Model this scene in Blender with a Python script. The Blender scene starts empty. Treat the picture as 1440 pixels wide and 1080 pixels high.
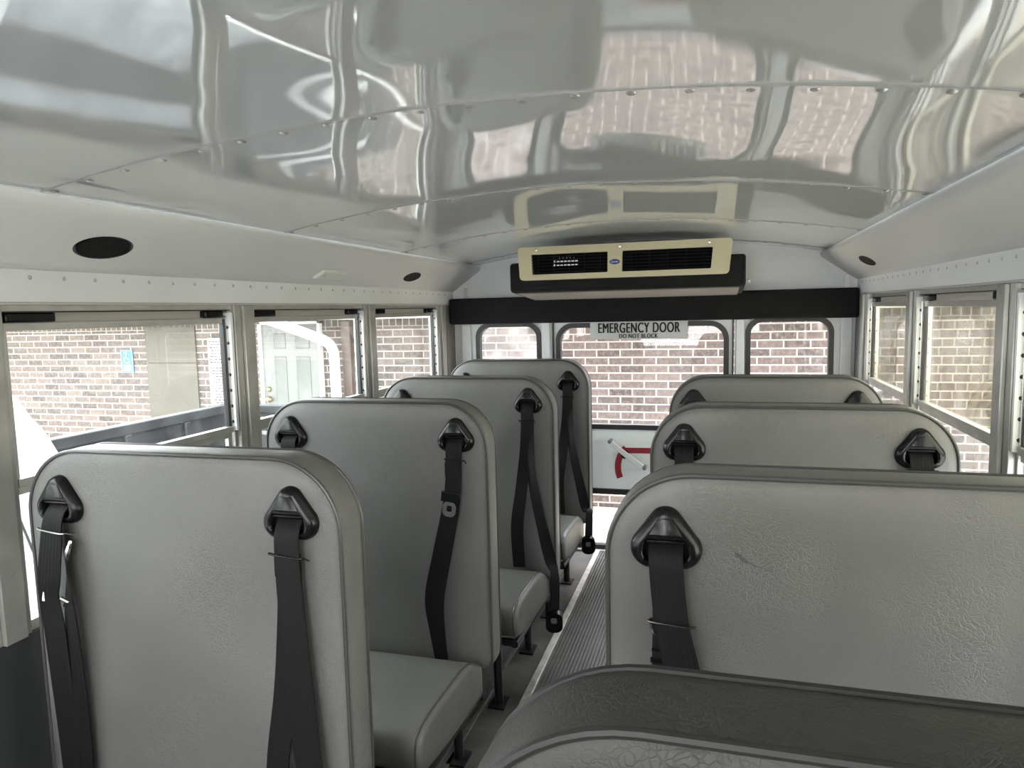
import bpy, bmesh, math, random
from mathutils import Vector, Matrix
random.seed(7)
PI = math.pi
scene = bpy.context.scene
COL = scene.collection

# ------------------------------------------------------------------ camera
def make_camera():
    y = Vector((288, 110, -1000)).normalized()
    z = Vector((-230, 9160, 1000)); z = (z - y * z.dot(y)).normalized()
    x = y.cross(z)
    cam = bpy.data.cameras.new('camera'); o = bpy.data.objects.new('camera', cam); COL.objects.link(o)
    cam.sensor_width = 36.0; cam.lens = 25.0; cam.sensor_fit = 'HORIZONTAL'
    cam.clip_start = 0.02; cam.clip_end = 200
    M = Matrix((x, y, z)).to_4x4(); M.translation = Vector((0.415, 0, 1.42))
    o.matrix_world = M
    scene.camera = o
make_camera()
# ------------------------------------------------------------------ world, light, exposure
w = bpy.data.worlds.new('overcast_sky'); scene.world = w; w.use_nodes = True
nt = w.node_tree; nt.nodes.clear()
out = nt.nodes.new('ShaderNodeOutputWorld'); bg = nt.nodes.new('ShaderNodeBackground')
tc = nt.nodes.new('ShaderNodeTexCoord'); sep = nt.nodes.new('ShaderNodeSeparateXYZ'); ramp = nt.nodes.new('ShaderNodeValToRGB')
nt.links.new(tc.outputs['Generated'], sep.inputs[0]); nt.links.new(sep.outputs['Z'], ramp.inputs[0])
ramp.color_ramp.elements[0].position = 0.0; ramp.color_ramp.elements[0].color = (0.97, 0.98, 0.99, 1)
ramp.color_ramp.elements[1].position = 0.9; ramp.color_ramp.elements[1].color = (0.86, 0.92, 1.0, 1)
nt.links.new(ramp.outputs[0], bg.inputs[0]); bg.inputs[1].default_value = 2.4
nt.links.new(bg.outputs[0], out.inputs[0])
scene.view_settings.view_transform = 'Standard'; scene.view_settings.look = 'None'
scene.view_settings.exposure = 2.42; scene.view_settings.gamma = 1.0
scene.view_settings.use_curve_mapping = False
try:
    scene.cycles.use_denoising = True
    scene.cycles.max_bounces = 12; scene.cycles.diffuse_bounces = 8; scene.cycles.transparent_max_bounces = 16
    scene.cycles.caustics_reflective = False; scene.cycles.caustics_refractive = False
except Exception:
    pass

# ------------------------------------------------------------------ materials
MATS = {}
def mat(name, color, rough=0.5, metal=0.0, ior=1.5, coat=0.0, var=0.0, vscale=8.0, bump=None, spec=None, emit=None):
    if name in MATS: return MATS[name]
    m = bpy.data.materials.new(name); m.use_nodes = True; MATS[name] = m
    n = m.node_tree; b = n.nodes['Principled BSDF']
    b.inputs['Base Color'].default_value = (*color, 1); b.inputs['Roughness'].default_value = rough
    b.inputs['Metallic'].default_value = metal; b.inputs['IOR'].default_value = ior
    b.inputs['Coat Weight'].default_value = coat
    t = n.nodes.new('ShaderNodeTexCoord')
    if var > 0:
        no = n.nodes.new('ShaderNodeTexNoise'); no.inputs['Scale'].default_value = vscale; no.inputs['Detail'].default_value = 6
        r = n.nodes.new('ShaderNodeValToRGB')
        r.color_ramp.elements[0].position = 0.3; r.color_ramp.elements[1].position = 0.7
        r.color_ramp.elements[0].color = tuple(c * (1 - var) for c in color) + (1,)
        r.color_ramp.elements[1].color = tuple(min(1, c * (1 + var)) for c in color) + (1,)
        n.links.new(t.outputs['Object'], no.inputs['Vector']); n.links.new(no.outputs['Fac'], r.inputs[0]); n.links.new(r.outputs[0], b.inputs['Base Color'])
    if bump:
        kind, sc, st = bump
        bp = n.nodes.new('ShaderNodeBump'); bp.inputs['Strength'].default_value = st
        if kind == 'noise':
            tx = n.nodes.new('ShaderNodeTexNoise'); tx.inputs['Scale'].default_value = sc; tx.inputs['Detail'].default_value = 3
            n.links.new(t.outputs['Object'], tx.inputs['Vector']); n.links.new(tx.outputs['Fac'], bp.inputs['Height'])
            bp.inputs['Distance'].default_value = 0.01
        n.links.new(bp.outputs[0], b.inputs['Normal'])
    return m

def leather(name, color, crack=0.5, rough=0.42):
    m = mat(name, color, rough); n = m.node_tree; b = n.nodes['Principled BSDF']
    t = n.nodes.new('ShaderNodeTexCoord')
    oi = n.nodes.new('ShaderNodeObjectInfo'); ad = n.nodes.new('ShaderNodeVectorMath'); ad.operation = 'ADD'
    wv = n.nodes.new('ShaderNodeTexNoise'); wv.inputs['Scale'].default_value = 22; wv.inputs['Detail'].default_value = 3
    n.links.new(t.outputs['Object'], ad.inputs[0]); n.links.new(oi.outputs['Location'], ad.inputs[1])
    n.links.new(ad.outputs[0], wv.inputs['Vector'])
    mx = n.nodes.new('ShaderNodeMixRGB'); mx.inputs[0].default_value = 0.06
    n.links.new(ad.outputs[0], mx.inputs[1]); n.links.new(wv.outputs['Color'], mx.inputs[2])
    vo = n.nodes.new('ShaderNodeTexVoronoi'); vo.feature = 'DISTANCE_TO_EDGE'; vo.inputs['Scale'].default_value = 125
    n.links.new(mx.outputs[0], vo.inputs['Vector'])
    cr = n.nodes.new('ShaderNodeMapRange'); cr.inputs[1].default_value = 0; cr.inputs[2].default_value = 0.12
    n.links.new(vo.outputs['Distance'], cr.inputs[0])
    # patches where the crease pattern is strong
    pn = n.nodes.new('ShaderNodeTexNoise'); pn.inputs['Scale'].default_value = 4.5; pn.inputs['Detail'].default_value = 2
    n.links.new(ad.outputs[0], pn.inputs['Vector'])
    pr = n.nodes.new('ShaderNodeMapRange'); pr.inputs[1].default_value = 0.40; pr.inputs[2].default_value = 0.68
    pr.inputs[3].default_value = 0.08 * crack; pr.inputs[4].default_value = crack
    n.links.new(pn.outputs['Fac'], pr.inputs[0])
    b1 = n.nodes.new('ShaderNodeBump'); b1.inputs['Distance'].default_value = 0.0012
    n.links.new(cr.outputs[0], b1.inputs['Height']); n.links.new(pr.outputs[0], b1.inputs['Strength'])
    fn = n.nodes.new('ShaderNodeTexNoise'); fn.inputs['Scale'].default_value = 420; fn.inputs['Detail'].default_value = 2
    n.links.new(ad.outputs[0], fn.inputs['Vector'])
    b2 = n.nodes.new('ShaderNodeBump'); b2.inputs['Distance'].default_value = 0.0008; b2.inputs['Strength'].default_value = 0.35
    n.links.new(fn.outputs['Fac'], b2.inputs['Height']); n.links.new(b1.outputs[0], b2.inputs['Normal'])
    ln = n.nodes.new('ShaderNodeTexNoise'); ln.inputs['Scale'].default_value = 5; ln.inputs['Detail'].default_value = 1
    n.links.new(ad.outputs[0], ln.inputs['Vector'])
    b3 = n.nodes.new('ShaderNodeBump'); b3.inputs['Distance'].default_value = 0.02; b3.inputs['Strength'].default_value = 0.35
    n.links.new(ln.outputs['Fac'], b3.inputs['Height']); n.links.new(b2.outputs[0], b3.inputs['Normal'])
    n.links.new(b3.outputs[0], b.inputs['Normal'])
    # worn tone
    r = n.nodes.new('ShaderNodeValToRGB'); r.color_ramp.elements[0].position = 0.3; r.color_ramp.elements[1].position = 0.72
    r.color_ramp.elements[0].color = tuple(c * 0.86 for c in color) + (1,); r.color_ramp.elements[1].color = tuple(c * 1.12 for c in color) + (1,)
    dn = n.nodes.new('ShaderNodeTexNoise'); dn.inputs['Scale'].default_value = 3; dn.inputs['Detail'].default_value = 8
    n.links.new(ad.outputs[0], dn.inputs['Vector']); n.links.new(dn.outputs['Fac'], r.inputs[0]); n.links.new(r.outputs[0], b.inputs['Base Color'])
    return m

def glass(name, tint=(1, 1, 1), ior=1.5, haze=0.0):
    m = bpy.data.materials.new(name); m.use_nodes = True; n = m.node_tree; n.nodes.clear()
    o = n.nodes.new('ShaderNodeOutputMaterial'); mx = n.nodes.new('ShaderNodeMixShader')
    tr = n.nodes.new('ShaderNodeBsdfTransparent'); gl = n.nodes.new('ShaderNodeBsdfGlossy'); lw = n.nodes.new('ShaderNodeLayerWeight'); lw.inputs['Blend'].default_value = 0.5
    pw = n.nodes.new('ShaderNodeMath'); pw.operation = 'POWER'; pw.inputs[1].default_value = 5.0; n.links.new(lw.outputs['Facing'], pw.inputs[0])
    f0 = ((ior - 1) / (ior + 1)) ** 2
    fr = n.nodes.new('ShaderNodeMapRange'); fr.inputs[3].default_value = f0; fr.inputs[4].default_value = 1.0; n.links.new(pw.outputs[0], fr.inputs[0])
    gl.inputs['Roughness'].default_value = 0.0; tr.inputs[0].default_value = (*tint, 1)
    n.links.new(fr.outputs[0], mx.inputs[0]); n.links.new(gl.outputs[0], mx.inputs[2])
    if haze > 0:
        df = n.nodes.new('ShaderNodeBsdfTranslucent'); df.inputs[0].default_value = (0.85, 0.85, 0.83, 1)
        m2 = n.nodes.new('ShaderNodeMixShader')
        t = n.nodes.new('ShaderNodeTexCoord'); no = n.nodes.new('ShaderNodeTexNoise'); no.inputs['Scale'].default_value = 6; no.inputs['Detail'].default_value = 8
        r = n.nodes.new('ShaderNodeMapRange'); r.inputs[1].default_value = 0.4; r.inputs[2].default_value = 0.8; r.inputs[3].default_value = haze * 0.3; r.inputs[4].default_value = haze * 2
        n.links.new(t.outputs['Object'], no.inputs['Vector']); n.links.new(no.outputs['Fac'], r.inputs[0]); n.links.new(r.outputs[0], m2.inputs[0])
        n.links.new(tr.outputs[0], m2.inputs[1]); n.links.new(df.outputs[0], m2.inputs[2]); n.links.new(m2.outputs[0], mx.inputs[1])
    else:
        n.links.new(tr.outputs[0], mx.inputs[1])
    n.links.new(mx.outputs[0], o.inputs[0])
    return m

def brick_mat():
    m = bpy.data.materials.new('brown_brick'); m.use_nodes = True; n = m.node_tree; b = n.nodes['Principled BSDF']
    t = n.nodes.new('ShaderNodeTexCoord'); sp = n.nodes.new('ShaderNodeSeparateXYZ'); cb = n.nodes.new('ShaderNodeCombineXYZ')
    n.links.new(t.outputs['Object'], sp.inputs[0]); n.links.new(sp.outputs['X'], cb.inputs['X']); n.links.new(sp.outputs['Z'], cb.inputs['Y'])
    br = n.nodes.new('ShaderNodeTexBrick'); br.inputs['Scale'].default_value = 1.0
    br.inputs['Brick Width'].default_value = 0.215; br.inputs['Row Height'].default_value = 0.0717; br.inputs['Mortar Size'].default_value = 0.0065
    br.inputs['Mortar Smooth'].default_value = 0.1; br.inputs['Bias'].default_value = 0.0
    br.inputs['Color1'].default_value = (0.112, 0.088, 0.079, 1); br.inputs['Color2'].default_value = (0.050, 0.040, 0.038, 1)
    br.inputs['Mortar'].default_value = (0.34, 0.31, 0.28, 1)
    n.links.new(cb.outputs[0], br.inputs['Vector'])
    no = n.nodes.new('ShaderNodeTexNoise'); no.inputs['Scale'].default_value = 28; no.inputs['Detail'].default_value = 8
    n.links.new(t.outputs['Object'], no.inputs['Vector'])
    r = n.nodes.new('ShaderNodeMapRange'); r.inputs[1].default_value = 0.45; r.inputs[2].default_value = 0.72; r.inputs[3].default_value = 0; r.inputs[4].default_value = 0.6
    n.links.new(no.outputs['Fac'], r.inputs[0])
    mx = n.nodes.new('ShaderNodeMixRGB'); mx.inputs[2].default_value = (0.18, 0.15, 0.135, 1)
    n.links.new(r.outputs[0], mx.inputs[0]); n.links.new(br.outputs['Color'], mx.inputs[1]); n.links.new(mx.outputs[0], b.inputs['Base Color'])
    bp = n.nodes.new('ShaderNodeBump'); bp.inputs['Strength'].default_value = 0.5; bp.inputs['Distance'].default_value = 0.006; bp.invert = True
    n.links.new(br.outputs['Fac'], bp.inputs['Height']); n.links.new(bp.outputs[0], b.inputs['Normal'])
    b.inputs['Roughness'].default_value = 0.9
    return m

def webbing_mat():
    m = mat('black_webbing', (0.0085, 0.0085, 0.0092), 0.6, ior=1.25); n = m.node_tree; b = n.nodes['Principled BSDF']
    uv = n.nodes.new('ShaderNodeUVMap'); wv = n.nodes.new('ShaderNodeTexWave'); wv.bands_direction = 'X'; wv.inputs['Scale'].default_value = 2.2
    bp = n.nodes.new('ShaderNodeBump'); bp.inputs['Distance'].default_value = 0.0008; bp.inputs['Strength'].default_value = 0.3
    n.links.new(uv.outputs[0], wv.inputs['Vector']); n.links.new(wv.outputs['Fac'], bp.inputs['Height'])
    n.links.new(bp.outputs[0], b.inputs['Normal'])
    b.inputs['Sheen Weight'].default_value = 0.0
    return m

def ceiling_mat():
    m = mat('glossy_grey_ceiling', (0.56, 0.57, 0.565), 0.03, ior=3.9); n = m.node_tree; b = n.nodes['Principled BSDF']
    t = n.nodes.new('ShaderNodeTexCoord'); mp = n.nodes.new('ShaderNodeMapping'); mp.inputs['Scale'].default_value = (3.2, 1.6, 1)
    no = n.nodes.new('ShaderNodeTexNoise'); no.inputs['Scale'].default_value = 1.0; no.inputs['Detail'].default_value = 0.5
    n.links.new(t.outputs['Object'], mp.inputs[0]); n.links.new(mp.outputs[0], no.inputs['Vector'])
    bp = n.nodes.new('ShaderNodeBump'); bp.inputs['Distance'].default_value = 0.03; bp.inputs['Strength'].default_value = 0.40
    n.links.new(no.outputs['Fac'], bp.inputs['Height'])
    fn = n.nodes.new('ShaderNodeTexNoise'); fn.inputs['Scale'].default_value = 260; n.links.new(t.outputs['Object'], fn.inputs['Vector'])
    b2 = n.nodes.new('ShaderNodeBump'); b2.inputs['Distance'].default_value = 0.0003; b2.inputs['Strength'].default_value = 0.05
    n.links.new(fn.outputs['Fac'], b2.inputs['Height']); n.links.new(bp.outputs[0], b2.inputs['Normal']); n.links.new(b2.outputs[0], b.inputs['Normal'])
    return m

VINYL = leather('grey_seat_vinyl', (0.136, 0.136, 0.129), 0.6)
DARKVINYL = leather('dark_seat_vinyl', (0.027, 0.027, 0.0245), 0.9, 0.55)  # darker tone of the seat vinyl, for the nearest seat only
PIPING = mat('seat_piping', (0.055, 0.055, 0.053), 0.35)
BLACKP = mat('black_gloss_plastic', (0.006, 0.0065, 0.007), 0.24, ior=1.36)
BLACKM = mat('black_recess', (0.004, 0.004, 0.004), 0.8, ior=1.2)
WEB = webbing_mat()
CEIL = ceiling_mat()
COVE = mat('cove_paint', (0.83, 0.84, 0.83), 0.32, bump=('noise', 3, 0.12))
PAINT = mat('wall_paint', (0.70, 0.71, 0.71), 0.4, var=0.05, vscale=3)
REARP = mat('rear_wall_paint', (0.72, 0.74, 0.75), 0.35, var=0.04, vscale=4)
ALU = mat('brushed_aluminium', (0.50, 0.49, 0.46), 0.38, metal=0.6, var=0.12, vscale=14)
ALUB = mat('bright_aluminium', (0.80, 0.80, 0.78), 0.25, metal=0.8)
STEELP = mat('pillar_steel', (0.42, 0.42, 0.395), 0.36, metal=0.45, var=0.18, vscale=9)
CHROME = mat('chrome', (0.8, 0.8, 0.8), 0.12, metal=1.0)
DARKPAD = mat('charcoal_pad', (0.009, 0.0092, 0.0095), 0.85, ior=1.3, bump=('noise', 220, 0.3))
DARKBOX = mat('charcoal_housing', (0.008, 0.008, 0.0085), 0.75, ior=1.3, bump=('noise', 180, 0.2))
BEIGE = mat('beige_plastic', (0.60, 0.54, 0.36), 0.45)
TAUPE = mat('taupe_underside', (0.20, 0.18, 0.165), 0.6)
RUBBER = mat('gasket_rubber', (0.012, 0.012, 0.012), 0.45)
FLOORM = mat('dark_rubber_floor', (0.085, 0.082, 0.074), 0.38, var=0.45, vscale=7, bump=('noise', 40, 0.2))
MATM = mat('ribbed_aisle_rubber', (0.095, 0.089, 0.08), 0.5, var=0.2, vscale=10)
STRIPM = mat('aisle_strip_metal', (0.62, 0.60, 0.56), 0.4, metal=0.5, var=0.2, vscale=30)
DARKWALL = mat('dark_lower_wall', (0.04, 0.042, 0.045), 0.5)
LEGM = mat('black_leg_paint', (0.007, 0.007, 0.008), 0.35)
WHITEM = mat('white_enamel', (0.82, 0.83, 0.83), 0.25)
HANDLEM = mat('pale_handle_metal', (0.75, 0.76, 0.77), 0.3, metal=0.4)
RED = mat('red_tape', (0.26, 0.01, 0.022), 0.45)
SIGNM = mat('grey_sign_plate', (0.50, 0.52, 0.51), 0.5)
INK = mat('black_ink', (0.01, 0.01, 0.01), 0.6)
BLUE = mat('blue_sign', (0.02, 0.105, 0.27), 0.5)
NAVY = mat('navy_badge', (0.01, 0.03, 0.25), 0.3)
BRICK = brick_mat()
SOLDIER = mat('soldier_brick', (0.085, 0.070, 0.064), 0.9, var=0.35, vscale=20)
MORTAR = mat('mortar', (0.36, 0.335, 0.30), 0.9)
TAN = mat('tan_stucco', (0.082, 0.077, 0.062), 0.85, var=0.08, vscale=2, bump=('noise', 90, 0.3))
CONC = mat('pale_concrete', (0.66, 0.63, 0.59), 0.9, var=0.12, vscale=3)
SLABM = mat('sandy_concrete', (0.66, 0.56, 0.43), 0.9, var=0.12, vscale=3)
DOORW = mat('white_door_paint', (0.125, 0.132, 0.127), 0.45)
BROWN = mat('brown_trim', (0.085, 0.058, 0.047), 0.5)
ROOF = mat('roof_shingle', (0.16, 0.15, 0.14), 0.9, var=0.3, vscale=20)
TRAILM = mat('scuffed_dark_steel', (0.018, 0.0195, 0.022), 0.5, var=0.45, vscale=6, metal=0.2)
TIRE = mat('tyre_rubber', (0.02, 0.02, 0.02), 0.8)
LAMPR = mat('red_lens', (0.5, 0.02, 0.02), 0.2)
EXTP = mat('bus_outer_paint', (0.75, 0.75, 0.74), 0.3)
GLASS = glass('clear_window_glass', (0.93, 0.94, 0.92), haze=0.012)
GLASSR = glass('tinted_window_glass', (0.70, 0.68, 0.59), ior=1.75, haze=0.05)
GLASSE = glass('rear_window_glass', (0.97, 0.96, 0.96))

# ------------------------------------------------------------------ mesh helpers
class MB:
    def __init__(s): s.bm = bmesh.new(); s.uv = None
    def box(s, a, b, M=None):
        x0, y0, z0 = a; x1, y1, z1 = b
        x0, x1 = min(x0, x1), max(x0, x1); y0, y1 = min(y0, y1), max(y0, y1); z0, z1 = min(z0, z1), max(z0, z1)
        v = [s.bm.verts.new(M @ Vector(p) if M else p) for p in ((x0, y0, z0), (x1, y0, z0), (x1, y1, z0), (x0, y1, z0), (x0, y0, z1), (x1, y0, z1), (x1, y1, z1), (x0, y1, z1))]
        for f in ((3, 2, 1, 0), (4, 5, 6, 7), (0, 1, 5, 4), (1, 2, 6, 5), (2, 3, 7, 6), (3, 0, 4, 7)): s.bm.faces.new([v[i] for i in f])
        return s
    def loft(s, rings, cap0=True, cap1=True, closed=True):
        R = [[s.bm.verts.new(p) for p in r] for r in rings]
        for a, b in zip(R, R[1:]):
            n = len(a)
            for i in range(n if closed else n - 1):
                j = (i + 1) % n
                s.bm.faces.new((a[i], a[j], b[j], b[i]))
        if cap0: s.bm.faces.new(list(reversed(R[0])))
        if cap1: s.bm.faces.new(R[-1])
        return s
    def tube(s, pts, r, n=8, closed=False, cap=True):
        pts = [Vector(p) for p in pts]; N = len(pts); rings = []
        up = None
        for i, p in enumerate(pts):
            if closed: t = pts[(i + 1) % N] - pts[i - 1]
            else: t = pts[min(i + 1, N - 1)] - pts[max(i - 1, 0)]
            t.normalize()
            if up is None: up = Vector((0, 0, 1)) if abs(t.z) < 0.9 else Vector((0, 1, 0))
            u = (up - t * up.dot(t)); 
            if u.length < 1e-4: u = t.orthogonal()
            u.normalize(); up = u; v = t.cross(u)
            rr = r[i] if isinstance(r, (list, tuple)) else r
            rings.append([p + (u * math.cos(2 * PI * k / n) + v * math.sin(2 * PI * k / n)) * rr for k in range(n)])
        if closed: s.loft(rings + [rings[0]], False, False)
        else: s.loft(rings, cap, cap)
        return s
    def cyl(s, p0, p1, r, n=20): return s.tube([p0, p1], r, n)
    def dome(s, c, nrm, r, h, n=10, rings=3):
        c = Vector(c); nrm = Vector(nrm).normalized(); u = nrm.orthogonal().normalized(); v = nrm.cross(u); R = []
        for k in range(rings + 1):
            a = k / (rings + 0.35) * PI / 2
            R.append([c + nrm * (h * math.sin(a)) + (u * math.cos(2 * PI * i / n) + v * math.sin(2 * PI * i / n)) * r * math.cos(a) for i in range(n)])
        return s.loft(R)
    def ribbon(s, pts, width, th=0.0022, axis=None):
        """strap; pts = list of centre points, width number or list, axis = list of across-vectors"""
        N = len(pts); K = 6
        uvl = s.bm.loops.layers.uv.verify(); pts = [Vector(p) for p in pts]
        L = [0]
        for i in range(1, N): L.append(L[-1] + (pts[i] - pts[i - 1]).length)
        rows = []
        for i, p in enumerate(pts):
            t = (pts[min(i + 1, N - 1)] - pts[max(i - 1, 0)]).normalized()
            a = Vector(axis[i]) if axis else Vector((1, 0, 0)); a = (a - t * a.dot(t)).normalized(); nn = t.cross(a)
            wd = width[i] if isinstance(width, (list, tuple)) else width
            top = [p + a * (k / K - .5) * wd + nn * th for k in range(K + 1)]; bot = [p + a * (k / K - .5) * wd - nn * th for k in range(K, -1, -1)]
            rows.append([s.bm.verts.new(q) for q in top + bot])
        n = 2 * K + 2
        for i in range(N - 1):
            for k in range(n):
                f = s.bm.faces.new((rows[i][k], rows[i][(k + 1) % n], rows[i + 1][(k + 1) % n], rows[i + 1][k]))
                uu = [(k if k <= K else n - 1 - k) / K, ((k + 1) if k < K else (K if k == K else n - 2 - k)) / K]
                for lp, (a, b) in zip(f.loops, ((uu[0], L[i]), (uu[1], L[i]), (uu[1], L[i + 1]), (uu[0], L[i + 1]))): lp[uvl].uv = (a, b)
        s.bm.faces.new(rows[0]); s.bm.faces.new(list(reversed(rows[-1])))
        return s
    def build(s, name, m, parent=None, smooth=True, bevel=0, angle=35, seg=2, solid=0):
        bmesh.ops.recalc_face_normals(s.bm, faces=s.bm.faces)
        me = bpy.data.meshes.new(name); s.bm.to_mesh(me); s.bm.free()
        o = bpy.data.objects.new(name, me); COL.objects.link(o)
        me.materials.append(m)
        if smooth:
            me.polygons.foreach_set('use_smooth', [True] * len(me.polygons))
            try: me.set_sharp_from_angle(angle=math.radians(angle))
            except Exception: pass
        if solid:
            md = o.modifiers.new('solid', 'SOLIDIFY'); md.thickness = solid; md.offset = 1
        if bevel:
            md = o.modifiers.new('bevel', 'BEVEL'); md.width = bevel; md.segments = seg; md.limit_method = 'ANGLE'; md.angle_limit = math.radians(40)
        if parent: o.parent = parent
        return o

def tag(o, label=None, cat=None, group=None, kind=None):
    if label: o['label'] = label
    if cat: o['category'] = cat
    if group: o['group'] = group
    if kind: o['kind'] = kind
    return o
def empty(name, loc, label=None, cat=None, group=None, kind=None, parent=None):
    o = bpy.data.objects.new(name, None); COL.objects.link(o); o.location = loc; o.empty_display_size = 0.1
    if parent: o.parent = parent
    return tag(o, label, cat, group, kind)
def copy_tree(o, parent=None):
    c = o.copy(); COL.objects.link(c); c.parent = parent
    for ch in [k for k in bpy.data.objects if k.parent == o]: copy_tree(ch, c)
    return c
def rrect(x0, x1, z0, z1, r, n=8, rb=None):
    rb = r if rb is None else rb; P = []
    for cx, cz, a0, rr in ((x1 - r, z1 - r, 0, r), (x0 + r, z1 - r, 90, r), (x0 + rb, z0 + rb, 180, rb), (x1 - rb, z0 + rb, 270, rb)):
        for k in range(n + 1):
            a = math.radians(a0 + 90 * k / n); P.append((cx + rr * math.cos(a), cz + rr * math.sin(a)))
    return P
def plate(outer, holes, y0, th, name, m, parent=None, **kw):
    """upright plate in the XZ plane, with holes, from y0 to y0+th"""
    bm = bmesh.new(); E = []
    for loop in [outer] + holes:
        v = [bm.verts.new((x, y0, z)) for x, z in loop]
        for i in range(len(v)): E.append(bm.edges.new((v[i], v[(i + 1) % len(v)])))
    bmesh.ops.triangle_fill(bm, use_beauty=True, use_dissolve=False, edges=E)
    r = bmesh.ops.extrude_face_region(bm, geom=bm.faces[:])
    bmesh.ops.translate(bm, verts=[g for g in r['geom'] if isinstance(g, bmesh.types.BMVert)], vec=(0, th, 0))
    b = MB(); b.bm.free(); b.bm = bm
    return b.build(name, m, parent, **kw)
def ring(outer, inner, y0, y1, name, m, parent=None):
    b = MB(); n = len(outer)
    R = [[(x, y1, z) for x, z in outer], [(x, y0, z) for x, z in outer], [(x, y0, z) for x, z in inner], [(x, y1, z) for x, z in inner]]
    b.loft(R + [R[0]], False, False)
    bmesh.ops.remove_doubles(b.bm, verts=b.bm.verts, dist=1e-6)
    return b.build(name, m, parent)
def text(name, s, size, loc, rot, m, parent, sx=1.0, offset=0.0, depth=0.0008, align='CENTER', width=None, spacing=1.0, bold=0):
    cu = bpy.data.curves.new(name, 'FONT'); cu.body = s; cu.size = size; cu.align_x = align; cu.align_y = 'CENTER'; cu.offset = offset; cu.space_character = spacing; cu.extrude = depth
    o = bpy.data.objects.new(name, cu); COL.objects.link(o)
    bpy.context.view_layer.update()
    me = bpy.data.meshes.new_from_object(o.evaluated_get(bpy.context.evaluated_depsgraph_get()))
    COL.objects.unlink(o); bpy.data.objects.remove(o)
    if bold:
        bm = bmesh.new(); bm.from_mesh(me); g0 = bm.verts[:] + bm.edges[:] + bm.faces[:]
        for dx in (-bold, bold):
            r = bmesh.ops.duplicate(bm, geom=g0); bmesh.ops.translate(bm, verts=[v for v in r['geom'] if isinstance(v, bmesh.types.BMVert)], vec=(dx, 0, 0))
        bm.to_mesh(me); bm.free()
    me.name = name; me.materials.clear(); me.materials.append(m)
    if width: xs = [v.co.x for v in me.vertices]; sx = width / (max(xs) - min(xs))
    o = bpy.data.objects.new(name, me); COL.objects.link(o); o.location = loc; o.rotation_euler = rot; o.scale = (sx, 1, 1)
    if parent: o.parent = parent
    return o

HW = 1.112          # half the inner width
YF, YR = -2.60, 4.05
# ------------------------------------------------------------------ floor
fl = MB().box((-HW, YF, -0.06), (HW, YR, 0)).build('floor', FLOORM, smooth=False); tag(fl, kind='structure')
am = MB().box((-0.232, YF + .6, 0.0), (0.232, YR - .03, 0.004))
for k in range(32): x = -0.222 + k * 0.0143; am.box((x - .0036, YF + .6, 0.004), (x + .0036, YR - .03, 0.011))
am = am.build('aisle_mat', MATM, smooth=False); tag(am, 'dark ribbed rubber mat running down the aisle to the rear door', 'floor mat')
for sx, side in ((-1, 'left'), (1, 'right')):
    st = MB().box((sx * .232, YF + .6, 0), (sx * .262, YR - .03, 0.013)).build('trim_strip', STRIPM, bevel=0.003); tag(st, kind='structure')
    tr = MB().box((sx * .40, YF + .6, 0), (sx * .382, YR - .1, 0.008)).build('trim_seat_track', mat('worn_track', (0.16, 0.155, 0.14), 0.35, metal=0.5, var=0.3, vscale=30), bevel=0.002); tag(tr, kind='structure')
st = MB().box((-.5, YR - .03, 0), (.5, YR + .0, 0.012)).build('trim_threshold', STRIPM, bevel=0.003); tag(st, kind='structure')

# ------------------------------------------------------------------ ceiling
def cz(x):                        # height of the arched ceiling skin
    t = x / 0.948; return 1.687 + 0.087 * (1 - abs(t) ** 2.0)
ceil = empty('ceiling', (0, 0, 0), kind='structure')
seams = [-1.53, -.62, 0.285, 1.19, 2.065, 2.965, 3.86]
edges = [YF] + seams + [YR]
NX = 48
for i in range(len(edges) - 1):
    y0, y1 = edges[i], edges[i + 1] + 0.012
    lift = 0.0025
    b = MB(); rings = []
    # each sheet is slightly oil-canned; its front edge laps over the sheet before it
    ys = [y0 + (y1 - y0) * k / 16 for k in range(17)]
    ph = i * 1.7
    for y in ys:
        row = []
        for k in range(NX + 1):
            x = -0.95 + 1.9 * k / NX
            t = (y - y0) / (y1 - y0)
            wv = (0.0011 * math.sin(6.5 * x + ph) * math.sin(PI * t) + 0.0008 * math.sin(11 * x + 2.1 * ph + 3 * y))
            row.append((x, y, cz(x) + 0.0016 * (t - 0.5) + wv + lift - (0.013 if i == 2 else 0.0015) * math.sin(PI * t) * (1 - (x / .95) ** 4)))
        rings.append(row)
    b.loft(rings, False, False, closed=False)
    p = b.build('ceiling_panel', CEIL, ceil, angle=80)
for sy in seams:                   # rivet row in front of every seam
    b = MB()
    # lap edge: a thin bright strip following the arch
    rows = []
    for yy, dz in ((sy - .0008, 0.0022), (sy - .0008, -0.0026), (sy + 0.0010, -0.0026), (sy + 0.0014, 0.0012)):
        rows.append([(-0.95 + 1.9 * k / NX, yy, cz(-0.95 + 1.9 * k / NX) + lift + dz) for k in range(NX + 1)])
    b.loft(rows, False, False, closed=False)
    b.build('ceiling_lap_edge', mat('lap_edge_grey', (.30, .30, .29), .4), ceil)
    b = MB()
    for k in range(21):
        x = -0.93 + k * 0.093
        b.dome((x, sy + 0.022, cz(x) + lift), (0, 0, -1), 0.009, 0.004)
    b.build('rivet_row', mat('rivet_grey', (0.5, 0.5, 0.48), 0.25, metal=0.5), ceil)
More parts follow.
